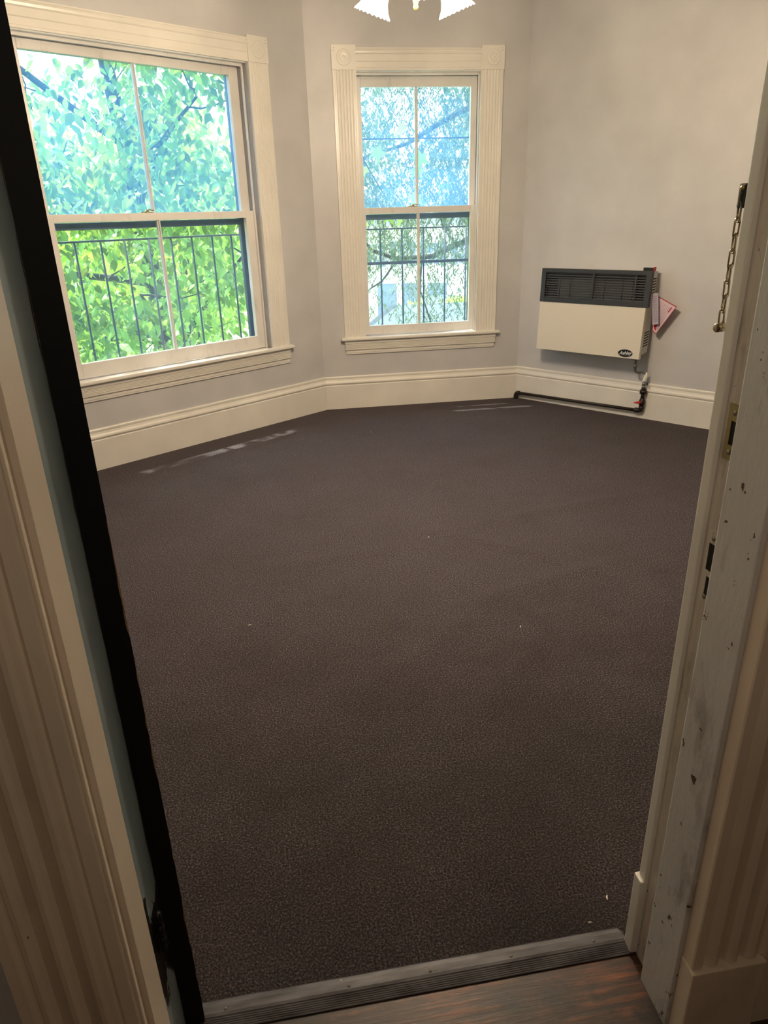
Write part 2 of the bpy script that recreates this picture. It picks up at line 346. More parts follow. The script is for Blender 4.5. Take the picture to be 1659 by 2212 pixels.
# hall shell round the camera
tag(box('floor_hall', M['wood'], -1.2, 1.5, -1.5, 0.80, -0.05, -0.012, mw=FF), kind='structure')
tag(box('ceiling_hall', M['ceil'], -1.3, 1.6, -1.6, 0.80, 2.75, 2.85, mw=FF), kind='structure')
tag(box('wall_hall_left', M['hall_wall'], -1.3, -1.2, -1.6, 0.80, -0.05, 2.8, mw=FF), kind='structure')
tag(box('wall_hall_right', M['hall_wall'], 1.5, 1.6, -1.6, 0.80, -0.05, 2.8, mw=FF), kind='structure')
tag(box('wall_hall_rear', M['hall_wall'], -1.3, 1.6, -1.6, -1.5, -0.05, 2.8, mw=FF), kind='structure')

# ------------------------------------------------------------------ baseboards (profile: depth into room, height)
BB = [(0, 0), (0.020, 0), (0.020, 0.196), (0.0165, 0.200), (0.0165, 0.205), (0.021, 0.209), (0.024, 0.216), (0.022, 0.226), (0.015, 0.236), (0.011, 0.250), (0.013, 0.256), (0.013, 0.266), (0.009, 0.272), (0, 0.272)]
def baseboard(name, mw, a, b_, ka, kb):
    tag(MB().prism(BB, a, b_, lambda t_, d, h: (t_, -d, h), ka, kb).build(name, M['trim_h'], None, mw), kind='structure')
baseboard('baseboard_left', FL, -2.95, 0, 0, -0.331)
baseboard('baseboard_back', FB, 0, 1.67, 0.331, -0.484)
baseboard('baseboard_right', FR, 0, 2.75, 0.484, 0)

# ------------------------------------------------------------------ windows
def flute_profile(wd, th=0.020, n=5, groove=0.004):
    """fluted casing section (x, thickness)"""
    p = [(0, 0), (0, th)]; m0 = 0.028; pitch = (wd-2*m0)/n
    p.append((m0*0.5, th)); p.append((m0*0.55, th-0.003)); p.append((m0*0.9, th-0.003))
    for i in range(n):
        x = m0+i*pitch
        for k in range(0, 5): 
            a = PI*k/4; p.append((x+pitch*(0.5-0.5*math.cos(a)), th-groove+groove*math.sin(a)))
    p.append((wd-m0*0.9, th-0.003)); p.append((wd-m0*0.55, th-0.003)); p.append((wd-m0*0.5, th)); p.append((wd, th)); p.append((wd, 0)); return p
def window(name, fr, W, bars):
    root = tag(empty(name, fr @ T((W['c'], 0, 0))), kind='structure')
    g, j, ci, co = W['g'], W['j'], W['ci'], W['co']; cw = co-ci
    zb0, zb1 = 2.470, 2.622
    for sgn in (-1, 1):
        x0 = -co if sgn < 0 else ci
        MB().prism(flute_profile(cw), 0.588, zb0, lambda t_, x, d: (x0+x, -d, t_)).build('side_casing', M['trim'], root)
        bx0 = x0-0.004 if sgn < 0 else x0+0.0; bw = cw+0.004
        q = MB().box(bx0, bx0+bw, -0.026, 0, zb0, zb1)
        mx = T((bx0+bw/2, -0.026, (zb0+zb1)/2)) @ RX(90)
        q.lathe([(0.052, -0.001), (0.052, 0.002), (0.047, 0.003), (0.044, -0.0005), (0.036, -0.0005), (0.032, 0.002), (0.026, 0.003), (0.021, 0.0), (0.012, 0.004), (0.0001, 0.005)], 28, mx)
        cb = q.build('corner_block', M['trim'], root)
        for dz in (0.018, 0.034): MB().lathe([(0.0022, 0.0), (0.0018, 0.0006), (0.0001, 0.0006)], 8, T((bx0+bw*0.5+sgn*bw*0.40, -0.0262, zb1-dz)) @ RX(90)).build('nail_hole', M['dark'], cb)
    HP = [(0, 0), (0.018, 0), (0.018, 0.012), (0.014, 0.016), (0.014, 0.050), (0.017, 0.056), (0.017, 0.096), (0.022, 0.104), (0.024, 0.116), (0.020, 0.124), (0.024, 0.130), (0.024, 0.136), (0, 0.136)]
    MB().prism(HP, -ci, ci, lambda t_, d, h: (t_, -d, zb0+h)).build('head_casing', M['trim_h'], root)
    MB().box(-co-0.032, co+0.032, -0.048, 0.0, 0.565, 0.589).box(-j, j, -0.001, 0.05, 0.565, 0.589).build('window_stool', M['trim_h'], root, bevel=0.008)
    AP = [(0, 0.452), (0.010, 0.452), (0.010, 0.462), (0.013, 0.464), (0.013, 0.482), (0.022, 0.488), (0.022, 0.4885)]
    for i in range(5): z = 0.490+i*0.009; AP += [(0.0235, z+0.002), (0.0235, z+0.0068), (0.0195, z+0.0078), (0.0195, z+0.0088)]
    AP += [(0.025, 0.538), (0.028, 0.565), (0, 0.565)]
    MB().prism(AP, -co+0.012, co-0.012, lambda t_, d, h: (t_, -d, h), -0.6, 0.6).build('apron', M['trim_h'], root)
    q = MB()
    for sgn in (-1, 1): q.box(sgn*j, sgn*(j+0.012), 0, WT, 0.565, ZH)
    q.box(-j, j, 0, WT, ZH-0.012, ZH+0.002); q.build('window_frame', M['sash'], root)
    q = MB()
    for sgn in (-1, 1): q.box(sgn*j, sgn*(j-0.012), 0.032, 0.048, 0.589, ZH-0.012)
    q.box(-j, j, 0.032, 0.048, ZH-0.030, ZH-0.012); q.build('inner_stop', M['sash'], root, bevel=0.003)
    MB().box(-j-0.04, j+0.04, 0.05, WT+0.06, 0.545, 0.585).build('outer_sill', M['sash'], root, bevel=0.004)
    mt = M['sash']
    def sash(nm, y0, y1, zb, zt, zg0, zg1, gm):
        q = MB()
        for sgn in (-1, 1): q.box(sgn*g, sgn*(j-0.003), y0, y1, zb, zt)
        q.box(-g, g, y0, y1, zb, zg0); q.box(-g, g, y0, y1, zg1, zt)
        o = q.build(nm, mt, root, bevel=0.0025)
        MB().prism([(-0.011, 0.001), (-0.011, 0.020), (-0.004, 0.024), (-0.003, 0.034), (0.003, 0.034), (0.004, 0.024), (0.011, 0.020), (0.011, 0.001)], zg0, zg1, lambda t_, x, d: (x, y0+0.0345-d, t_)).build('muntin', mt, o)
        ym = y0+0.022
        for sgn in (-1, 1):
            q = MB().box(min(sgn*0.006, sgn*(g+0.003)), max(sgn*0.006, sgn*(g+0.003)), ym, ym+0.003, zg0-0.003, zg1+0.003); q.build('pane', gm, o)
        return o
    lo = sash('lower_sash', 0.050, 0.085, 0.592, 1.560, 0.664 if g < 0.6 else 0.684, 1.514, M['glass_l'])
    us = sash('upper_sash', 0.095, 0.130, 1.515, ZH-0.014, 1.555, 2.380 if g < 0.6 else 2.398, M['glass_u'])
    q = MB().lathe([(0.020, 0), (0.020, 0.006), (0.012, 0.010), (0.008, 0.018), (0.0001, 0.019)], 14, T((-0.045 if g < 0.6 else -0.07, 0.068, 1.560)))
    q.box(-0.085 if g < 0.6 else -0.11, -0.01 if g < 0.6 else -0.035, 0.060, 0.078, 1.560, 1.566); q.tube([(-0.045, 0.068, 1.576), (-0.02, 0.060, 1.578), (-0.005, 0.056, 1.572)] if g < 0.6 else [(-0.07, 0.068, 1.576), (-0.045, 0.060, 1.578), (-0.03, 0.056, 1.572)], 0.004, 6)
    q.build('sash_lock', M['brass'], lo)
    # storm window outside
    sw = MB(); sx = g+0.012
    for sgn in (-1, 1): sw.box(sgn*sx, sgn*(j-0.001), 0.150, 0.178, 0.586, ZH-0.013)
    sw.box(-sx, sx, 0.150, 0.178, 0.586, 0.628); sw.box(-sx, sx, 0.150, 0.178, 2.405, ZH-0.013); sw.box(-sx, sx, 0.146, 0.180, 1.470, 1.512)
    st = sw.build('storm_window', M['storm'], root, bevel=0.003)
    for z, h in bars: box('storm_bar', M['storm'], -sx, sx, 0.152, 0.166, z-h/2, z+h/2, st)
    for z0, z1 in ((0.622, 1.475), (1.508, 2.41)): box('storm_pane', M['glass_s'], -sx, sx, 0.160, 0.1625, z0, z1, st)
    return root
window('window_1', FL, W1, ())
window('window_2', FB, W2, ((2.044, 0.010), (1.144, 0.022)))

# ------------------------------------------------------------------ railings outside the windows
def railing(fr, xs, y, xa, xb, label):
    root = tag(empty('window_railing', fr @ T(((xa+xb)/2, y, 0.35))), label, 'railing', 'iron railings outside the windows'); ox, oz = (xa+xb)/2, 0.35
    MB().tube([(xa-ox, 0, 1.40-oz), (xb-ox, 0, 1.40-oz)], 0.0065, 8).build('top_rail', M['rail'], root)
    MB().tube([(xa-ox, 0, 0.42-oz), (xb-ox, 0, 0.42-oz)], 0.0065, 8).build('bottom_rail', M['rail'], root)
    f = MB().tube([(0, 0, 0.0), (0, 0, 1.05)], 0.0072, 8).build('baluster', M['rail'], root, T((xs[0]-ox, 0, 0)))
    for x in xs[1:]: dup(f, root, T((x-ox, 0, 0)))
    for x in (xa, xb):
        for z in (1.395, 0.425): MB().tube([(x-ox, 0, z-oz), (x-ox, WT-y, z-oz)], 0.007, 8).build('wall_bracket', M['rail'], root)
railing(FL, [-2.27, -2.10, -1.93, -1.761, -1.588, -1.421, -1.246, -1.076, -0.910, -0.741, -0.575, -0.41], 0.30, -2.40, -0.28, 'dark iron railing with thin balusters outside the large left window')
railing(FB, [0.366, 0.548, 0.73, 0.911, 1.094, 1.276], 0.30, 0.25, 1.42, 'dark iron railing with thin balusters outside the narrow middle window')

# ------------------------------------------------------------------ wall heater
HT = empty('wall_heater', FR @ T((0.292, -0.152, 1.091)) @ RX(-3.3))   # origin: front top left corner; x right, y to wall, z up
tag(HT, 'cream wall-mounted gas heater with black louvred grille, right of the corner', 'heater')
HW, HH, HG = 0.868, 0.615, 0.248
bd = MB().prism([(0.0305, -0.006), (0.128, 0.0), (0.128, -HH+0.045), (0.0305, -HH+0.028)], 0.004, HW-0.006, lambda t_, d, h: (t_, d, h)).build('body', M['heat_side'], HT, bevel=0.003)
box('back_plate', M['heat_side'], 0.03, HW-0.03, 0.128, 0.149, -0.50, -0.02, HT)
box('front_panel', M['heat_front'], 0.0, HW-0.006, -0.002, 0.0300, -HH, -HG-0.001, HT, bevel=0.003)
gr = MB(); gx0, gx1, gz0, gz1 = 0.036, HW-0.030, -HG+0.030, -0.030
gr.box(-0.002, gx0, -0.008, 0.030, -HG, 0); gr.box(gx1, HW+0.010, -0.008, 0.030, -HG, 0)
gr.box(gx0, gx1, -0.008, 0.030, -HG, gz0); gr.box(gx0, gx1, -0.008, 0.030, gz1, 0)
gr.box(gx0, gx1, -0.006, 0.0, gz0, gz0+0.006)
GR = gr.build('grille', M['heat_black'], HT, bevel=0.002)
box('recess', M['heat_black'], 0.02, HW-0.015, 0.028, 0.0285, -HG+0.01, -0.01, GR)
fb = box('firebox_panel', M['firebox'], 0.13, 0.73, 0.0262, 0.0278, gz0, gz1-0.045, GR)
n_s = 11; first = None
for i in range(n_s):
    z = gz0+0.010+(gz1-gz0-0.012)*i/(n_s-1); mw_ = T(((gx0+gx1)/2, 0.006, z)) @ RX(28)
    if first is None: first = MB().box(-(gx1-gx0)/2, (gx1-gx0)/2, -0.006, 0.008, -0.0012, 0.0012).build('slat', M['heat_slat'], GR, mw_)
    else: dup(first, GR, mw_)
box('grille_divider', M['heat_black'], 0.430, 0.444, -0.007, 0.004, gz0, gz1, GR)
box('grille_divider', M['heat_black'], 0.755, 0.768, 0.002, 0.024, gz0, gz1, GR)
rod = MB().tube([(0, 0, gz0), (0, 0, gz1-0.02)], 0.0022, 6).build('guard_rod', M['heat_black'], GR, T((0.16, 0.0005, 0)))
for x in (0.055, 0.25, 0.53, 0.67): dup(rod, GR, T((x, 0.0005, 0)))
# side vents
sl = None
for zz, n_, hh in ((-0.048, 6, 0.019), (-0.418, 6, 0.019)):
    for i in range(n_):
        mw_ = T((HW-0.0058, 0.079, zz-i*hh-0.006)) @ RX(8)
        if sl is None: sl = MB().box(-0.0006, 0.0006, -0.040, 0.036, -0.0042, 0.0042).build('vent_slot', M['dark'], bd, mw_)
        else: dup(sl, bd, mw_)
kn = box('control_knob', M['black_metal'], 0.795, 0.868, 0.025, 0.065, -0.004, 0.022, HT, bevel=0.003); box('knob_mark', M['red'], 0.866, 0.874, 0.03, 0.060, 0.0, 0.026, kn)
# badge
bw, bh, bcx, bcz = 0.054, 0.0255, 1.046-0.292, -0.583+0.004
q = MB(); n_ = 40
def ell(q, a, c, y0, y1):
    vs = [(bcx+a*math.cos(2*PI*k/n_), y0, bcz+c*math.sin(2*PI*k/n_)) for k in range(n_)]+[(bcx+a*math.cos(2*PI*k/n_), y1, bcz+c*math.sin(2*PI*k/n_)) for k in range(n_)]
    q.add(vs, [tuple(range(n_)), tuple(range(n_, 2*n_))[::-1]]+[(k, (k+1) % n_, n_+(k+1) % n_, n_+k) for k in range(n_)])
bdg = None; q = MB(); ell(q, bw+0.003, bh+0.003, -0.0032, -0.0018); bdg = q.build('badge', M['galv'], HT)
q = MB(); ell(q, bw, bh, -0.0038, -0.0030); q.build('badge_face', M['black_metal'], bdg)
def text(body, size, mx, m, name, parent, shear=0.0, weight=0.0):
    c = bpy.data.curves.new(name, 'FONT'); c.body = body; c.size = size; c.shear = shear; c.align_x = 'CENTER'; c.align_y = 'CENTER'; c.extrude = 0.0003; c.offset = weight
    o = bpy.data.objects.new(name, c); COL.objects.link(o); bpy.context.view_layer.update()
    me = bpy.data.meshes.new_from_object(o.evaluated_get(bpy.context.evaluated_depsgraph_get())); bpy.data.objects.remove(o)
    me.materials.clear(); me.materials.append(m); o = bpy.data.objects.new(name, me); COL.objects.link(o); o.parent = parent; o.matrix_local = mx; return o
text('Ashley', 0.034, T((bcx, -0.0042, bcz+0.002)) @ RX(90) @ RY(0) @ RZ(4), M['white'], 'badge_lettering', bdg, 0.35, 0.0004)
box('badge_underline', M['galv'], bcx-0.028, bcx+0.024, -0.0043, -0.0038, bcz-0.0155, bcz-0.0142, bdg)
# tags hanging at the heater's right side
tg = empty('warning_tag', FR @ T((1.192, -0.075, 0.935))); tag(tg, 'white card tag with red border hanging tilted beside the heater', 'tag')
a3 = 0.0009
pts = [(-0.004, -0.015), (0.146, -0.083), (0.018, -0.285), (-0.010, -0.262)]
def quad(pts, y0, y1, nm, m, par):
    n = len(pts); q = MB(); q.add([(x, y0, z) for x, z in pts]+[(x, y1, z) for x, z in pts], [tuple(range(n)), tuple(range(n, 2*n))[::-1]]+[(k, (k+1) % n, n+(k+1) % n, n+k) for k in range(n)]); return q.build(nm, m, par)
quad(pts, 0, 0.0012, 'card', M['redpaper'], tg)
cx_, cz_ = sum(p[0] for p in pts)/4, sum(p[1] for p in pts)/4
cf = quad([(cx_+(x-cx_)*0.93, cz_+(z-cz_)*0.95) for x, z in pts], -0.0006, 0.0001, 'card_face', M['paper'], tg)
for k in range(9):
    u0 = 0.12+0.085*k; A = Vector(pts[0]).lerp(Vector(pts[3]), 0.05); 
    p1 = Vector(pts[0]).lerp(Vector(pts[1]), u0); p2 = Vector(pts[3]).lerp(Vector(pts[2]), u0); d = (Vector(pts[1])-Vector(pts[0])).normalized()*0.0016
    a_, b_ = p1.lerp(p2, 0.10), p1.lerp(p2, 0.86 if k % 3 else 0.7)
    quad([a_, a_+d, b_+d, b_], -0.0009, -0.0005, 'print_line', M['print'], cf)
quad([(0.108, -0.088), (0.116, -0.093), (0.093, -0.128), (0.085, -0.123)], -0.0011, -0.0005, 'red_print', M['redpaper'], cf)
quad([(0.000, -0.215), (0.022, -0.212), (0.016, -0.262), (-0.002, -0.240)], -0.0011, -0.0005, 'red_print', M['redpaper'], cf)
MB().tube([(0.0, -0.004, -0.018), (-0.006, -0.004, 0.0), (-0.0245, 0.0, 0.006)], 0.0012, 6).build('string', M['white'], tg)
t2 = empty('folded_leaflet', FR @ T((1.175, -0.105, 0.935))); tag(t2, 'narrow folded grey paper leaflet hanging against the heater side', 'leaflet')
quad([(-0.014, 0.0), (0.032, 0.006), (0.060, -0.206), (0.016, -0.216)], -0.002, 0.002, 'sheet', M['paper_g'], t2)
for k in range(14):
    z = -0.02-0.013*k; x = -0.006+0.0022*k; quad([(x, z), (x+0.030, z+0.004), (x+0.0302, z+0.001), (x+0.0002, z-0.003)], -0.0026, -0.0019, 'print_line', M['print'], t2)
MB().tube([(0.0, -0.001, 0.001), (-0.014, 0.0, 0.008)], 0.0012, 6).build('string', M['white'], t2)

# ------------------------------------------------------------------ gas pipe
gp = empty('gas_pipe', FR @ T((0.02, -0.05, 0.0))); tag(gp, 'black iron gas pipe along the baseboard rising to the heater with a valve', 'pipe')
r = 0.0125; XE = 1.137; zp0, zp1 = 0.052, 0.066
MB().tube([(0.03, 0, zp0), (XE-0.03, 0, zp1)], r, 12).build('pipe_run', M['iron'], gp)
MB().tube([(0.012, 0, -0.01), (0.012, 0, 0.022), (0.012, 0, 0.034), (0.018, 0, 0.046), (0.028, 0, zp0), (0.045, 0, zp0)], [0.019, 0.019, 0.017, 0.017, 0.017, 0.019], 12).build('elbow', M['iron'], gp)
MB().tube([(XE-0.05, 0, zp1), (XE-0.042, 0, zp1), (XE-0.02, 0, zp1), (XE-0.004, 0, zp1+0.006), (XE, 0, zp1+0.02), (XE, 0, zp1+0.038)], [0.020, 0.020, 0.017, 0.018, 0.018, 0.020], 12).build('elbow', M['iron'], gp)
vb = MB().tube([(XE, 0, 0.10), (XE, 0, 0.112), (XE, 0, 0.116), (XE, 0, 0.15), (XE, 0, 0.154), (XE, 0, 0.166)], [0.017, 0.017, 0.022, 0.022, 0.017, 0.017], 12).build('valve', M['iron'], gp)
MB().tube([(XE, -0.01, 0.135), (XE, -0.032, 0.135)], 0.006, 8).tube([(XE+0.004, -0.034, 0.137), (XE-0.016, -0.036, 0.136), (XE-0.048, -0.036, 0.129)], [0.011, 0.010, 0.003], 6).build('valve_handle', M['red'], vb)
MB().tube([(XE, 0, 0.166), (XE, 0, 0.205)], 0.014, 12).build('pipe_nipple', M['iron'], gp)
MB().tube([(XE, 0, 0.200), (XE, 0, 0.228)], 0.026, 8).tube([(XE, 0, 0.226), (XE, 0, 0.244)], 0.017, 8).build('union', M['iron'], gp)
MB().tube([(XE, 0, 0.244), (XE, 0, 0.262)], 0.015, 6).tube([(XE, 0, 0.262), (XE, 0, 0.292)], 0.012, 10).tube([(XE, 0, 0.268), (XE, 0, 0.282)], 0.016, 6).build('galvanised_fitting', M['galv'], gp)
MB().tube([(XE, 0, 0.290), (XE+0.003, 0, 0.305), (XE+0.010, -0.002, 0.335), (XE+0.014, -0.004, 0.362)], [0.016, 0.017, 0.014, 0.006], 9).build('tape_wrap', M['tape'], gp)
MB().tube([(XE+0.025, -0.01, 0.292), (XE+0.030, -0.012, 0.270)], 0.005, 6).build('shutoff_lever', M['iron'], gp)
HX = 1.095-0.02
MB().tube([(HX, -0.045, 0.475), (HX, -0.045, 0.430), (HX, -0.045, 0.428), (HX, -0.045, 0.405), (HX, -0.044, 0.385), (HX+0.004, -0.042, 0.368), (HX+0.018, -0.034, 0.360), (XE-0.02, -0.012, 0.362), (XE+0.006, -0.003, 0.350)], [0.009, 0.009, 0.013, 0.013, 0.008, 0.008, 0.008, 0.008, 0.008], 10).build('flex_tube', M['galv'], gp)

# ------------------------------------------------------------------ chandelier
CH = Vector((0.192, 3.45, 0)); CZ = 2.236
ch = empty('chandelier', T((CH.x, CH.y, CEIL))); tag(ch, 'brass chandelier with scalloped white glass shades hanging from the ceiling', 'chandelier')
MB().lathe([(0.0001, 0), (0.062, 0), (0.060, -0.012), (0.03, -0.03), (0.008, -0.036)], 20).build('ceiling_cup', M['brass'], ch)
dz = CZ-CEIL
MB().tube([(0, 0, -0.03), (0, 0, dz+0.22)], 0.006, 10).build('stem', M['brass'], ch)
MB().lathe([(0.006, dz+0.24), (0.022, dz+0.21), (0.034, dz+0.17), (0.026, dz+0.12), (0.012, dz+0.10), (0.02, dz+0.085), (0.012, dz+0.07), (0.009, dz+0.056)], 20).build('hub', M['brass'], ch)
MB().lathe([(0.0001, dz+0.036), (0.008, dz+0.04), (0.011, dz+0.048), (0.008, dz+0.056), (0.003, dz+0.062)], 14).build('finial', M['brass'], ch)
for ang, RR in ((28, 0.112), (152, 0.112), (270, 0.20)):
    A = RZ(ang)
    ar = MB().tube([A @ Vector(p) for p in ((0.02, 0, dz+0.13), (0.07, 0, dz+0.10), (0.12, 0, dz+0.14), (RR, 0, dz+0.20), (RR+0.02, 0, dz+0.21), (RR+0.035, 0, dz+0.185))], 0.0055, 8).build('arm', M['brass'], ch)
    SM = T(A @ Vector((RR+0.033, 0, dz+0.19))) @ A @ RY(158)   # shade axis: down and a little outwards
    MB().lathe([(0.0001, -0.01), (0.022, -0.008), (0.026, 0.01), (0.024, 0.02)], 16, None).build('socket_cup', M['brass'], ch, SM)
    prof = [(0.024, 0.008), (0.036, 0.022), (0.045, 0.05), (0.047, 0.075), (0.050, 0.10), (0.060, 0.128), (0.078, 0.152)]
    q = MB(); n_ = 48; vs = []; fs = []
    for i, (rr_, z_) in enumerate(prof):
        for k in range(n_):
            a = 2*PI*k/n_; q1 = rr_*(1+0.012*math.cos(a*24)); vs.append((q1*math.cos(a), q1*math.sin(a), z_+(0.003*math.cos(a*24) if i == len(prof)-1 else 0)))
    for i in range(len(prof)-1):
        for k in range(n_): fs.append((i*n_+k, i*n_+(k+1) % n_, (i+1)*n_+(k+1) % n_, (i+1)*n_+k))
    q.add(vs, fs, True); sh = q.build('glass_shade', M['lampglass'], ch, SM)
    bo = MB().lathe([(0.0001, 0.02), (0.012, 0.022), (0.013, 0.030), (0.019, 0.040), (0.020, 0.048), (0.012, 0.058), (0.0001, 0.062)], 16).build('light_bulb', M['bulb'], ch, SM)
    p = ch.matrix_world @ SM @ Vector((0, 0, 0.088))
    point_light('chandelier_bulb', p, LAMP, 0.018, (1.0, 0.81, 0.60))

# ------------------------------------------------------------------ doorway
DR = tag(empty('door_1', FF), kind='structure')
# right side: stop face nearer, rebate behind with the strike plates
box('door_jamb', M['rebate'], 0.674, 0.692, 0.892, 0.950, -0.01, OPT, DR, bevel=0.002)
box('door_stop', M['jamb'], 0.655, 0.692, 0.797, 0.893, -0.012, OPT-0.02, DR, bevel=0.003)
rc = MB().box(0.6655, 0.80, 0.9455, 0.968, 0.215, OPT+0.12).build('room_casing', M['trim'], DR, bevel=0.003)
box('room_plinth_block', M['trim'], 0.658, 0.81, 0.9455, 0.974, 0.0, 0.215, DR, bevel=0.004)
# casing of the hall side, fluted
def hall_profile(edge=0.0):
    p = [(0, 0), (0, 0.028), (0.002, 0.031), (0.020, 0.031), (0.023, 0.027), (0.028, 0.022)]
    x = 0.030
    for i in range(3):
        for k in range(1, 6): a = PI*k/6; p.append((x+0.030*(0.5-0.5*math.cos(a)), 0.016+0.015*math.sin(a)))
        x += 0.030; 
        if i < 2:
            for q_ in ((0.001, 0.014), (0.003, 0.020), (0.0045, 0.015), (0.006, 0.020), (0.008, 0.014)): p.append((x+q_[0], q_[1]))
            x += 0.009
    p += [(x+0.003, 0.022), (x+0.008, 0.027), (x+0.010, 0.031), (x+0.022, 0.031), (x+0.024, 0.0)]
    return p
HP_ = hall_profile()
MB().prism(HP_, 0.205, OPT+0.1, lambda t_, x, d: (0.664+x, 0.7965-d, t_)).build('hall_casing', M['hall_trim'], DR)
box('hall_plinth_block', M['hall_trim'], 0.662, 0.812, 0.757, 0.797, -0.012, 0.203, DR, bevel=0.003)
# left side
MB().prism(HP_, 0.205, OPT+0.1, lambda t_, x, d: (-0.287-x, 0.778-d*1.13, t_)).build('hall_casing', M['hall_trim'], DR)
box('hall_plinth_block', M['hall_trim'], -0.435, -0.285, 0.735, 0.797, -0.012, 0.203, DR, bevel=0.003)
box('casing_bead', M['hall_trim'], -0.2875, -0.2835, 0.752, 0.762, 0.203, OPT+0.05, DR, bevel=0.0015)
box('door_jamb', M['blue'], -0.301, -0.283, 0.840, 0.950, -0.01, OPT, DR)
box('door_stop', M['stop_l'], -0.301, -0.279, 0.778, 0.851, -0.012, OPT-0.02, DR, bevel=0.002)
MB().box(-0.301, 0.692, 0.79, 0.95, OPT-0.02, OPT).build('head_jamb', M['jamb'], DR)
MB().box(-0.44, 0.82, 0.76, 0.797, OPT+0.1, OPT+0.24).build('head_casing', M['hall_trim'], DR)
# strike plates
def strike(zc, n0, n1, z0, z1, m, holes, label=None):
    q = MB(); y0, y1 = n0, n1; zs = [z0]+[v for h in holes for v in h[2:4]]+[z1]
    sp_ = MB(); x0, x1 = 0.6724, 0.6742
    hs = sorted(holes, key=lambda h: h[2]); cur = z0
    for (a, b_, c, d) in hs:
        sp_.box(x0, x1, y0, y1, cur, c); sp_.box(x0, x1, y0, a, c, d); sp_.box(x0, x1, b_, y1, c, d); cur = d
    sp_.box(x0, x1, y0, y1, cur, z1)
    o = sp_.build('strike_plate', m, DR)
    for (a, b_, c, d) in hs: box('mortise', M['dark'], 0.6734, 0.6744, a, b_, c, d, o)
    for z in (z0+0.012, z1-0.012):
        MB().lathe([(0.0045, 0.0), (0.0042, 0.001), (0.0001, 0.0012)], 12, T((x0, (y0+y1)/2+0.002, z)) @ RY(-90)).build('screw', M['steel'], o)
    if label: o['label'] = label
    return o
strike(0, 0.903, 0.935, 1.143, 1.228, M['brass'], [(0.907, 0.926, 1.166, 1.203)], 'yellow brass strike plate')
strike(0, 0.899, 0.938, 0.893, 1.022, M['rebate'], [(0.906, 0.930, 0.952, 1.000), (0.906, 0.924, 0.908, 0.942)], 'painted-over white strike plate')
# door leaf, opened past square; local x across the edge, local y along the leaf
leaf = MB().box(0.0, 0.036, 0.0015, 0.86, 0.012, 2.09).build('door_leaf', M['door_white'], DR, T((-0.283, 0.951, 0)) @ RZ(18))
e_ = MB().box(-0.0002, 0.0364, -0.0002, 0.0018, 0.012, 2.09).build('door_edge', M['black_edge'], leaf); e_['label'] = 'chipped black painted edge'
for z in (0.33, 1.80):
    h_ = MB().tube([(-0.274, 0.893, z), (-0.274, 0.893, z+0.03)], 0.0055, 10).tube([(-0.274, 0.893, z+0.032), (-0.274, 0.893, z+0.058)], 0.0062, 10).tube([(-0.274, 0.893, z+0.060), (-0.274, 0.893, z+0.088)], 0.0055, 10)
    h_.box(-0.2832, -0.2812, 0.885, 0.915, z, z+0.088)
    h_ = h_.build('hinge', M['black_metal'], DR)
# threshold board, metal carpet strip
th = tag(MB().box(-0.279, 0.6545, 0.745, 0.957, -0.03, -0.001).box(0.6545, 0.6735, 0.8935, 0.957, -0.03, -0.003).build('trim_1', M['wood'], None, FF), kind='structure')
stp = empty('carpet_strip', FF @ T((0.19, 0.975, 0))); tag(stp, 'grey ribbed metal carpet strip nailed across the doorway threshold', 'threshold strip')
pf = [(-0.031, 0.0), (-0.031, 0.002)]
for k in range(6): y = -0.030+k*0.0038; pf += [(y, 0.0028+k*0.0009), (y+0.0026, 0.0034+k*0.0009), (y+0.0030, 0.0026+k*0.0009)]
pf += [(-0.006, 0.0088), (0.0, 0.0098), (0.016, 0.0096), (0.026, 0.0082), (0.030, 0.005), (0.030, 0.0)]
MB().prism(pf, -0.471, 0.474, lambda t_, y, z: (t_-0.3*max(0, y) if t_ > 0 else t_, y, z)).build('strip_profile', M['strip'], stp)
nl = None
for x in (-0.40, -0.145, 0.03, 0.21, 0.40):
    mw_ = T((x, 0.006, 0.0093))
    if nl is None: nl = MB().lathe([(0.0036, 0), (0.003, 0.0016), (0.0001, 0.0022)], 10).build('nail', M['steel'], stp, mw_)
    else: dup(nl, stp, mw_)
# hall baseboard right of the plinth
tag(MB().prism(BB, 0.813, 1.5, lambda t_, d, h: (t_, 0.797-d, h-0.012)).build('baseboard_hall', M['hall_trim'], None, FF), kind='structure')

# ------------------------------------------------------------------ door chain
dc = empty('door_chain', FF @ T((0.682, 0.970, 1.52))); tag(dc, 'brass door chain hanging from a black bracket on the right door casing', 'door chain')
b = MB().box(-0.010, 0.014, -0.002, 0.003, -0.032, 0.044).box(-0.013, 0.004, 0.003, 0.020, -0.024, 0.008)
b.build('chain_bracket', M['black_metal'], dc, bevel=0.0025)
MB().lathe([(0.0001, -0.003), (0.0035, -0.003), (0.0035, 0.003), (0.0001, 0.003)], 12, T((-0.013, 0.010, 0.002)) @ RX(90)).build('chain_screw', M['brass'], dc)
pts = []
L_, Wk = 0.0132, 0.0050
for k in range(16):
    a = 2*PI*k/16; z = (L_-Wk)*(1 if math.sin(a) > 0 else -1)+Wk*math.sin(a); pts.append((Wk*math.cos(a), 0, z))
pts = pts+[pts[0], pts[1]]
f = None
for i in range(9):
    zc = -0.008-0.0208*i; xo = -0.0105-0.0003*i; mw_ = T((xo, 0.014, zc)) @ RZ(18 if i % 2 == 0 else 78) @ RX(rnd.uniform(-3, 3))
    if f is None: f = MB().tube(pts, 0.0016, 7).build('chain_link', M['nickel'], dc, mw_)
    else: dup(f, dc, mw_)
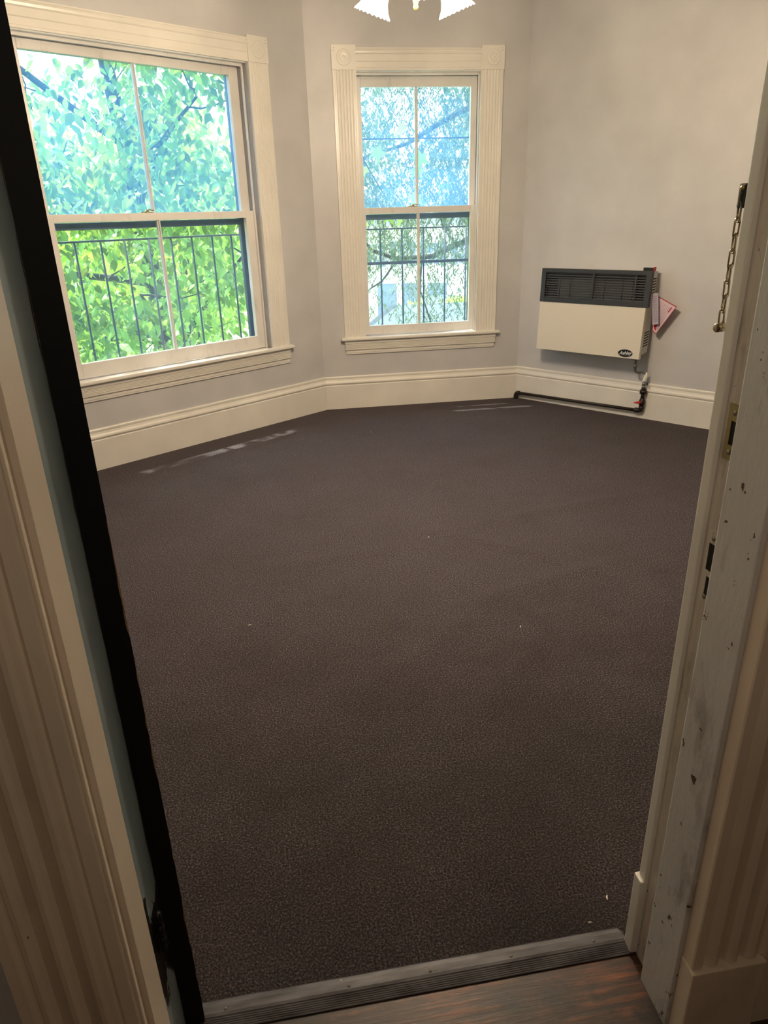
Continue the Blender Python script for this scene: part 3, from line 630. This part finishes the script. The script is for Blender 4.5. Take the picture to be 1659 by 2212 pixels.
MB().lathe([(0.0001, -0.012), (0.006, -0.012), (0.008, -0.010), (0.008, -0.006), (0.004, -0.004), (0.004, 0.002), (0.0085, 0.003), (0.0085, 0.008), (0.005, 0.010), (0.003, 0.008), (0.0001, 0.007)], 16, T((-0.013, 0.014, -0.188)) @ RZ(30) @ RY(90) @ Matrix.Scale(0.85, 4)).build('chain_end_button', M['nickel'], dc)

# ------------------------------------------------------------------ lint on the carpet and threshold
LINT = [((0.498, 1.166), 1, 'white sliver of lint on the carpet beside the right door casing'), ((0.440, 1.104), 0, 'tiny pale crumb on the carpet just behind the right end of the metal strip'), ((0.23, 1.03), 0, 'small white speck on the carpet edge behind the middle of the metal strip'), ((0.52, 2.35), 1, 'white lint speck on the carpet halfway up, level with the lower strike plate'), ((-0.12, 0.99), 0, 'white speck on the carpet behind the left part of the metal strip'), ((-0.55, 2.42), 1, 'white lint speck on the carpet near the black door edge'), ((0.22, 3.2), 0, 'tiny white speck in the middle of the carpet'), ((-0.08, 5.1), 0, 'tiny white speck on the far carpet in front of the corner between the windows')]
l0 = None
for (x, y), k, lb in LINT:
    mw_ = T((x, y, 0.0075+ripple(x, y))) @ RZ(rnd.uniform(0, 180)) @ Matrix.Scale(1.3 if k else 0.9, 4)
    if l0 is None: l0 = MB().tube([(-0.005, 0, 0), (-0.001, 0.0012, 0.001), (0.005, 0, 0)], [0.0008, 0.0016, 0.0007], 5).build('lint_speck', M['lint'], None, mw_); c = l0
    else: c = l0.copy(); COL.objects.link(c); c.matrix_world = mw_
    tag(c, lb, 'lint', 'white lint specks on the carpet')

# ------------------------------------------------------------------ outside
GZ = -3.9
tag(box('ground', M['lawn'], -80, 80, 7.5, 120, GZ-0.2, GZ, mw=T((0, 0, 0))), kind='structure')
tag(box('driveway', M['drive'], -6, 14, 12, 46, GZ-0.1, GZ+0.02, mw=RZ(-4)), kind='structure')
def leaf_geo(L, wd):
    """ovate pointed leaf folded on its midrib: 9 points, 8 triangles and quads"""
    pr = [(0.0, 0.0), (0.18, 0.62), (0.42, 1.0), (0.72, 0.62), (1.0, 0.0)]
    vs = []; 
    mid = [(0, y*L, -0.10*L*y*y) for y, _ in pr]
    lft = [(-wd*w_, y*L, 0.16*wd*w_-0.16*L*y*y) for y, w_ in pr[1:4]]; rgt = [(wd*w_, y*L, 0.16*wd*w_-0.16*L*y*y) for y, w_ in pr[1:4]]
    vs = mid+lft+rgt
    fs = [(0, 1, 5), (1, 2, 6, 5), (2, 3, 7, 6), (3, 4, 7), (0, 8, 1), (1, 8, 9, 2), (2, 9, 10, 3), (3, 10, 4)]
    return vs, fs
LV, LFc = leaf_geo(1.0, 0.29)
def fast_mesh(name, vs, fs, m):
    me = bpy.data.meshes.new(name); me.from_pydata(vs, [], fs); me.materials.append(m); me.update(); return me
def leaves_mesh(items, base=(LV, LFc)):
    V, Fc = base; vs = []; fs = []
    for mx in items:
        b0 = len(vs); a = mx
        r0, r1, r2 = a[0], a[1], a[2]
        for x, y, z in V: vs.append((r0[0]*x+r0[1]*y+r0[2]*z+r0[3], r1[0]*x+r1[1]*y+r1[2]*z+r1[3], r2[0]*x+r2[1]*y+r2[2]*z+r2[3]))
        fs += [tuple(b0+i for i in f) for f in Fc]
    return vs, fs
def leaf_cloud(rg, centres, per, spread, size, droop=(-75, -15)):
    out_ = []
    for c in centres:
        yaw0 = rg.uniform(0, 360)
        for k in range(per):
            yaw = yaw0+rg.uniform(0, 360); p = Vector((rg.gauss(0, spread), rg.gauss(0, spread), rg.gauss(0, spread*0.6)))+c
            out_.append(T(p) @ Euler((R(rg.uniform(*droop)), R(rg.uniform(-35, 35)), R(yaw))).to_matrix().to_4x4() @ Matrix.Scale(rg.uniform(*size), 4))
    return out_
def branch(q, a, b_, r0, r1, sag=0.1, n=6, rg=rnd):
    a, b_ = Vector(a), Vector(b_); pts = []
    for i in range(n+1):
        t_ = i/n; p = a.lerp(b_, t_); p.z -= sag*math.sin(PI*t_); p += Vector((rg.uniform(-1, 1), rg.uniform(-1, 1), rg.uniform(-1, 1)))*0.02*(0 < i < n); pts.append(p)
    q.tube(pts, [r0+(r1-r0)*i/n for i in range(n+1)], 6)
# broadleaf tree outside the left window (coordinates in the frame of the left wall: x along, y outwards)
rg = random.Random(11)
tr = empty('broadleaf_tree', T(tuple(FL @ Vector((0.9, 4.2, GZ))))); tag(tr, 'bright green broad-leaved tree filling the view of the large left window', 'tree')
inv = tr.matrix_world.inverted() @ FL
base = inv @ Vector((0.9, 4.2, GZ))
q = MB(); q.tube([base, inv @ Vector((0.85, 4.1, -1.0)), inv @ Vector((0.65, 3.9, 1.2)), inv @ Vector((0.35, 3.7, 3.4)), inv @ Vector((0.0, 3.5, 5.2))], [0.17, 0.13, 0.10, 0.075, 0.05], 10); q.build('trunk', M['bark'], tr)
ends = [((0.66, 3.9, 1.3), (-2.4, 2.2, 2.1)), ((0.75, 4.0, 0.2), (-1.9, 2.4, 0.1)), ((0.5, 3.8, 2.3), (-2.6, 3.0, 3.6)), ((0.8, 4.0, -0.4), (-0.6, 1.8, 0.9)), ((0.6, 3.9, 1.6), (0.1, 1.6, 2.5)), ((0.8, 4.0, -0.6), (-2.8, 2.6, -0.6)), ((0.8, 4.0, -0.2), (1.0, 1.9, 1.4)), ((0.4, 3.7, 3.0), (0.6, 1.9, 3.3)), ((0.7, 4.0, 0.8), (-3.4, 3.2, 1.2))]
cl = []
for a, e in ends:
    q = MB(); branch(q, inv @ Vector(a), inv @ Vector(e), 0.045, 0.012, -0.15, 8, rg)
    for k in range(9):
        t_ = 0.15+0.85*k/8; p = (inv @ Vector(a)).lerp(inv @ Vector(e), t_); p.z += 0.15*math.sin(PI*t_)
        e2 = p+Vector((rg.uniform(-0.7, 0.7), rg.uniform(-0.7, 0.7), rg.uniform(-0.5, 0.5))); branch(q, p, e2, 0.010, 0.004, 0.05, 4, rg); cl += [p.lerp(e2, 0.6), e2]
    q.build('branch', M['bark'], tr)
cl_in = []
while len(cl_in) < 640:
    p = Vector((rg.uniform(-3.5, 1.3), rg.uniform(1.3, 4.2), rg.uniform(-1.3, 4.4)))
    wp = FL @ p
    if p.z > 1.9 and wp.x < -2.3-0.15*(3.6-p.z) and p.z > 2.15-(wp.x+2.3)*0.1: continue
    if p.x > -0.5 and p.z < 0.75 and rg.random() < 0.8: continue
    if p.x > 0.35 and rg.random() < 0.4: continue
    cl_in.append(inv @ p)
cl_sun_cut = [inv @ Vector((rg.uniform(a_, b_), rg.uniform(1.25, 1.9), rg.uniform(4.35, 4.9))) for a_, b_ in ((-2.75, -1.95), (-1.35, -0.75)) for _ in range(26)]  # unseen leaf clumps added high up to cut the sun strip short
items = leaf_cloud(rg, cl+cl_in+cl_sun_cut, 22, 0.17, (0.08, 0.135))
wl = [(mx, (inv.inverted() @ mx.translation)) for mx in items]
wl = [x for x in wl if x[1].y > 0.75 and (FL @ x[1]).x < -0.85]
vis = [x for x in wl if -3.4 < x[1].x < 0.3 and -0.3 < x[1].z < 3.2]; vis.sort(key=lambda x: x[1].y)
near = vis[:300]; ids = {id(x) for x in near}; rest = [x[0] for x in wl if id(x) not in ids]
lm = fast_mesh('leaf', LV, LFc, M['leaf'])
for mx, _ in near: o = bpy.data.objects.new('leaf', lm); COL.objects.link(o); o.parent = tr; o.matrix_local = mx
vs, fs = leaves_mesh(rest); o = bpy.data.objects.new('foliage', fast_mesh('foliage', vs, fs, M['leaf'])); COL.objects.link(o); o.parent = tr; o['kind'] = 'stuff'
# feathery tree outside the middle window (frame of the middle wall)
rg = random.Random(5)
t2_ = empty('feathery_tree', T(tuple(FB @ Vector((3.4, 4.4, GZ))))); tag(t2_, 'fine-leaved drooping tree seen through the narrow middle window', 'tree')
inv = t2_.matrix_world.inverted() @ FB
MB().tube([inv @ Vector((3.4, 4.4, GZ)), inv @ Vector((3.3, 4.3, 0.0)), inv @ Vector((3.0, 4.1, 3.0)), inv @ Vector((2.7, 4.0, 5.0))], [0.20, 0.15, 0.11, 0.06], 10).build('trunk', M['bark'], t2_)
bl = [[(3.2, 4.2, 1.7), (2.2, 3.9, 1.15), (1.75, 3.7, 1.0), (1.3, 3.5, 0.98), (0.9, 3.4, 1.1), (0.6, 3.3, 1.45), (0.3, 3.2, 1.8)],
      [(2.1, 3.85, 1.12), (1.9, 3.8, 1.35), (1.82, 3.7, 1.6), (1.7, 3.6, 1.75)], [(1.25, 3.5, 0.98), (1.0, 3.3, 0.75), (0.6, 3.2, 0.5), (0.35, 3.1, 0.15)],
      [(3.1, 4.1, 2.8), (2.2, 3.8, 2.7), (1.4, 3.5, 2.3), (0.7, 3.3, 2.1)], [(3.0, 4.1, 3.3), (2.2, 3.8, 3.5), (1.5, 3.6, 3.4), (1.0, 3.5, 3.0)], [(1.6, 3.7, 1.0), (1.55, 3.6, 0.6), (1.7, 3.5, 0.1), (1.72, 3.5, -0.3)]]
for i, bb in enumerate(bl):
    pts = [inv @ Vector(p) for p in bb]; r_ = 0.045 if i in (0, 3, 4) else 0.016
    fine = []
    for k in range(len(pts)-1):
        for s_ in range(3): fine.append(pts[k].lerp(pts[k+1], s_/3)+Vector((0, 0, 0.01*math.sin(k*5+s_*2))))
    fine.append(pts[-1]); MB().tube(fine, [r_*(1-0.7*k/(len(fine)-1)) for k in range(len(fine))], 7).build('branch', M['bark'], t2_)
lf_v, lf_f = [(0, 0, 0), (-0.13, 0.5, 0.03), (0, 1, 0), (0.13, 0.5, 0.03)], [(0, 1, 2, 3)]
def spray(rg, o, L=0.32, n=13):
    yaw = rg.uniform(0, 360); d = Vector((math.cos(R(yaw))*0.75, math.sin(R(yaw))*0.75, -0.75)).normalized(); out_ = []
    for k in range(n):
        p = o+d*(L*k/n)-Vector((0, 0, 0.25*L*(k/n)**2))
        for s_ in (-1, 1): out_.append(T(p) @ Euler((R(rg.uniform(-70, -20)), R(rg.uniform(-25, 25)), R(yaw-90+s_*rg.uniform(30, 65)))).to_matrix().to_4x4() @ Matrix.Scale(rg.uniform(0.045, 0.075), 4))
    return out_
it = []
n_sp = 0
while n_sp < 2500:
    p = Vector((rg.uniform(0.55, 3.4), rg.uniform(2.6, 5.0), rg.uniform(-0.8, 4.6))); dens = 1.0
    if p.z < 1.0: dens = 0.30
    if p.z < 0.35: dens = 0.05
    if 1.35 < p.x < 2.1 and p.z < 1.0: dens = 0.6
    if p.x < 0.95 and p.z > 2.35: dens = 0.10
    if rg.random() > dens: continue
    it += spray(rg, inv @ p); n_sp += 1
vs, fs = leaves_mesh(it, (lf_v, lf_f)); o = bpy.data.objects.new('foliage', fast_mesh('feather_foliage', vs, fs, M['leaf_b'])); COL.objects.link(o); o.parent = t2_; o['kind'] = 'stuff'
# maple spray hanging in front of the middle window
ms = empty('maple_branch', FB @ T((0.2, 1.4, 4.6))); tag(ms, 'large green lobed leaves on a branch nearest the narrow middle window', 'branch')
MB().tube([(-0.5, 0.3, 0.3), (0.0, 0.2, -1.2), (0.2, 0.1, -2.3), (0.55, 0.0, -2.9)], [0.02, 0.014, 0.009, 0.004], 6).build('twig', M['bark'], ms)
lob = []
for k in range(15):
    a = -PI*0.85+k*(PI*1.7/14); rr_ = (1.0 if k % 3 == 1 else 0.52)*(0.75+0.25*math.cos(a)); lob.append((math.sin(a)*rr_, 0.35+math.cos(a)*rr_, -0.12*rr_))
mv = [(0, 0.2, 0)]+lob; mf = [(0, k+1, k+2) for k in range(14)]
mm = fast_mesh('maple_leaf', mv, mf, M['leaf'])
rg = random.Random(3)
for (x, y, z) in [(0.45, 0.0, -3.02), (0.58, 0.05, -3.05), (0.70, 0.02, -3.10), (0.36, 0.1, -3.12), (0.26, 0.05, -3.3), (0.20, 0.0, -3.5), (0.24, 0.04, -3.72), (0.22, 0.02, -3.86), (0.95, 0.05, -2.55), (0.85, 0.0, -2.68), (0.4, 0.1, -2.65), (0.5, 0.0, -2.5), (0.9, 0.0, -2.9), (0.3, 0.05, -2.35), (0.15, 0.1, -2.0), (0.75, 0.05, -2.3)]:
    o = bpy.data.objects.new('leaf', mm); COL.objects.link(o); o.parent = ms; o.matrix_local = T((x, y, z)) @ Euler((R(rg.uniform(-100, -50)), R(rg.uniform(-30, 30)), R(rg.uniform(-60, 60)))).to_matrix().to_4x4() @ Matrix.Scale(rg.uniform(0.10, 0.13), 4)
    MB().tube([(x, y, z), (x*0.9-0.03, y+0.05, z+0.12)], 0.002, 5).build('leaf_stalk', M['bark'], ms)
# distant trees
def far_tree(x, y, h, rad, m, label, seed, n=900):
    rg = random.Random(seed); t_ = empty('distant_tree', T((x, y, GZ))); tag(t_, label, 'tree', 'trees far behind the garden')
    MB().tube([(0, 0, 0), (0, 0, h*0.6)], [rad*0.09, rad*0.05], 8).build('trunk', M['bark'], t_)
    cs = []
    while len(cs) < n:
        p = Vector((rg.uniform(-1, 1), rg.uniform(-1, 1), rg.uniform(-1, 1)))
        if 0.3 < p.length < 1: cs.append(Vector((p.x*rad, p.y*rad, h*0.55+p.z*h*0.46)))
    vs, fs = leaves_mesh(leaf_cloud(rg, cs, 6, 0.25, (0.25, 0.45))); o = bpy.data.objects.new('foliage', fast_mesh('far_foliage', vs, fs, m)); COL.objects.link(o); o.parent = t_; o['kind'] = 'stuff'
far_tree(-8.6, 19, 8.5, 3.0, M['leaf_y'], 'yellow-green tree glimpsed behind the left window foliage, leftmost', 21)
far_tree(-7.2, 28, 9.5, 3.0, M['leaf_far'], 'pale green tree glimpsed between the leaves of the left window', 22)
far_tree(-16.5, 27, 10, 4.5, M['leaf_far'], 'far green tree hidden by the left window frame', 23)
far_tree(-2.6, 52, 14, 4.5, M['leaf_b'], 'dull green tree behind the white house, left side', 24)
far_tree(8.5, 54, 15, 5.5, M['leaf_b'], 'dull green tall tree rising behind the white house', 25)
# neighbour's white house
hs = empty('white_house', T((2.4, 38.0, GZ)) @ RZ(-6)); tag(hs, 'white clapboard house with blue shutters seen through the narrow middle window', 'house')
q = MB(); q.box(-5, 6, 0, 6, 0, 4.9); q.build('house_wall', M['siding'], hs)
bd0 = None
for i in range(24):
    mw_ = T((0.5, -0.012, 0.1+i*0.2))
    if bd0 is None: bd0 = MB().prism([(0, 0), (0.03, 0), (0.008, 0.2), (0, 0.2)], -5.5, 5.5, lambda t_, d, h: (t_, -d, h)).build('clapboard', M['siding'], hs, mw_)
    else: dup(bd0, hs, mw_)
MB().prism([(-0.5, 4.9), (3.0, 5.5), (6.5, 4.9)], -5.4, 6.4, lambda t_, d, h: (t_, d, h)).build('house_roof', M['shingle'], hs)
def hwin(x, z, w_=0.75, h_=1.15):
    f = MB(); f.box(x-w_/2, x-w_/2+0.07, -0.08, -0.02, z, z+h_).box(x+w_/2-0.07, x+w_/2, -0.08, -0.02, z, z+h_).box(x-w_/2, x+w_/2, -0.08, -0.02, z, z+0.07).box(x-w_/2, x+w_/2, -0.08, -0.02, z+h_-0.07, z+h_).box(x-w_/2, x+w_/2, -0.075, -0.02, z+h_/2-0.03, z+h_/2+0.03).box(x-0.025, x+0.025, -0.075, -0.02, z, z+h_)
    o = f.build('house_window', M['houseframe'], hs); box('window_pane', M['housepane'], x-w_/2+0.03, x+w_/2-0.03, -0.055, -0.03, z+0.03, z+h_-0.03, o)
    for s_ in (-1, 1):
        sh_ = box('shutter', M['shutter'], min(x+s_*(w_/2+0.02), x+s_*(w_/2+0.34)), max(x+s_*(w_/2+0.02), x+s_*(w_/2+0.34)), -0.07, -0.02, z-0.02, z+h_+0.02, hs)
for x in (-4.15, -2.6, -1.05, 0.5, 2.05, 3.6): hwin(x, 3.0, 0.65, 1.15)
for x in (-4.15, 3.6): hwin(x, 0.9)
for x in (-1.9, -0.6, 0.7): 
    gd = box('garage_door', M['shutter'], x-0.5, x+0.5, -0.08, -0.02, 0, 2.15, hs)
    for k in range(4): box('door_board', M['shutter'], x-0.47, x+0.47, -0.10, -0.075, 0.08+k*0.52, 0.53+k*0.52, gd)
st_ = empty('outside_stair', T((3.5, 30.0, GZ)) @ RZ(-6)); tag(st_, 'pale outdoor stair with rails against the white house', 'stair')
for k in range(9): box('stair_step', M['drive'], -0.55+k*0.14, 1.0, -0.4, 0.6, k*0.18, (k+1)*0.18, st_)
for s_ in (-0.4, 0.6): MB().tube([(-0.6, s_, 0.9), (0.8, s_, 2.6)], 0.03, 6).tube([(-0.6, s_, 0.5), (0.8, s_, 2.2)], 0.02, 6).build('stair_rail', M['rail'], st_)
# low outbuilding with diamond shingles right below the middle window's view
ob = empty('shingled_outbuilding', T((0.3, 15.0, GZ)) @ RZ(6)); tag(ob, 'low outbuilding with a grey roof of diamond shingles below the middle window', 'outbuilding')
SLOPE = R(18); z0 = 3.05
MB().box(-0.5, 3.6, 0.15, 1.5, 0, z0-0.1).build('outbuilding_wall', M['siding'], ob)
def onroof(x, s_, h=0.0): return Vector((x, s_*math.cos(SLOPE)-h*math.sin(SLOPE), z0+s_*math.sin(SLOPE)+h*math.cos(SLOPE)))
q = MB(); q.add([onroof(-1.0, -0.1), onroof(4.2, -0.1), onroof(4.2, 1.55), onroof(0.15, 1.55), onroof(-1.0, -0.1, -0.08), onroof(4.2, -0.1, -0.08), onroof(4.2, 1.55, -0.08), onroof(0.15, 1.55, -0.08)], [(0, 1, 2, 3), (7, 6, 5, 4), (0, 4, 5, 1), (1, 5, 6, 2), (2, 6, 7, 3), (3, 7, 4, 0)])
rf = q.build('roof_deck', M['shingle_d'], ob)
dv = [(0, -0.135, 0), (0.098, 0, 0), (0, 0.135, 0), (-0.098, 0, 0)]
sm_ = MB(); sm_.add([(x, y, 0.012) for x, y, z in dv]+[(x*1.0, y*1.0, 0.0) for x, y, z in dv], [(0, 1, 2, 3), (4, 7, 6, 5), (0, 4, 5, 1), (1, 5, 6, 2), (2, 6, 7, 3), (3, 7, 4, 0)])
s0 = None; cnt = 0
for rI in range(11):
    for cI in range(26):
        x = -0.85+cI*0.2+(0.1 if rI % 2 else 0); s_ = 0.02+rI*0.14
        if x < -0.82+s_*0.72 or x > 4.1: continue
        p = onroof(x, s_, 0.004); mw_ = T(p) @ Matrix.Rotation(SLOPE, 4, 'X') @ RX(1.5)
        if cnt >= 300: break
        if s0 is None: s0 = sm_.build('shingle', M['shingle'], rf, mw_)
        else: dup(s0, rf, mw_)
        cnt += 1
pr_ = empty('porch_roof', T((2.9, 19.5, GZ)) @ RZ(-12)); tag(pr_, 'plain grey porch roof between the outbuilding and the white house', 'roof')
MB().prism([(-0.1, 2.60), (-0.1, 2.70), (1.7, 3.20), (1.7, 3.10)], -1.9, 3.5, lambda t_, d, h: (t_, d, h)).build('roof_slab', M['shingle'], pr_)
for x in (-1.7, 0.7, 3.2): MB().tube([(x, 0.1, 0), (x, 0.1, 2.68)], 0.06, 8).build('porch_post', M['siding'], pr_)
MB().box(-1.9, 3.5, 1.5, 1.68, 0, 3.1).build('porch_wall', M['siding'], pr_)
rg = random.Random(9)
def shrub(x, y, z, rx, rz_, m, label, n, seed):
    rg = random.Random(seed); o = empty('shrub', T((x, y, GZ))); tag(o, label, 'shrub'); cs = []
    MB().tube([(0, 0, 0), (0, 0, z-GZ)], [0.06, 0.03], 6).build('stem', M['bark'], o)
    while len(cs) < n:
        p = Vector((rg.uniform(-1, 1), rg.uniform(-1, 1), rg.uniform(-1, 1)))
        if p.length < 1: cs.append(Vector((p.x*rx, p.y*rx, z-GZ+p.z*rz_)))
    vs, fs = leaves_mesh(leaf_cloud(rg, cs, 6, 0.08, (0.06, 0.12))); f = bpy.data.objects.new('foliage', fast_mesh('shrub_foliage', vs, fs, m)); COL.objects.link(f); f.parent = o; f['kind'] = 'stuff'
shrub(2.05, 17.9, -0.62, 0.4, 0.28, M['leaf_y'], 'yellow-green shrub top behind the shingled roof, right', 200, 31)
shrub(0.95, 17.9, -0.70, 0.3, 0.25, M['leaf_y'], 'bright shrub top behind the shingled roof, centre', 160, 32)
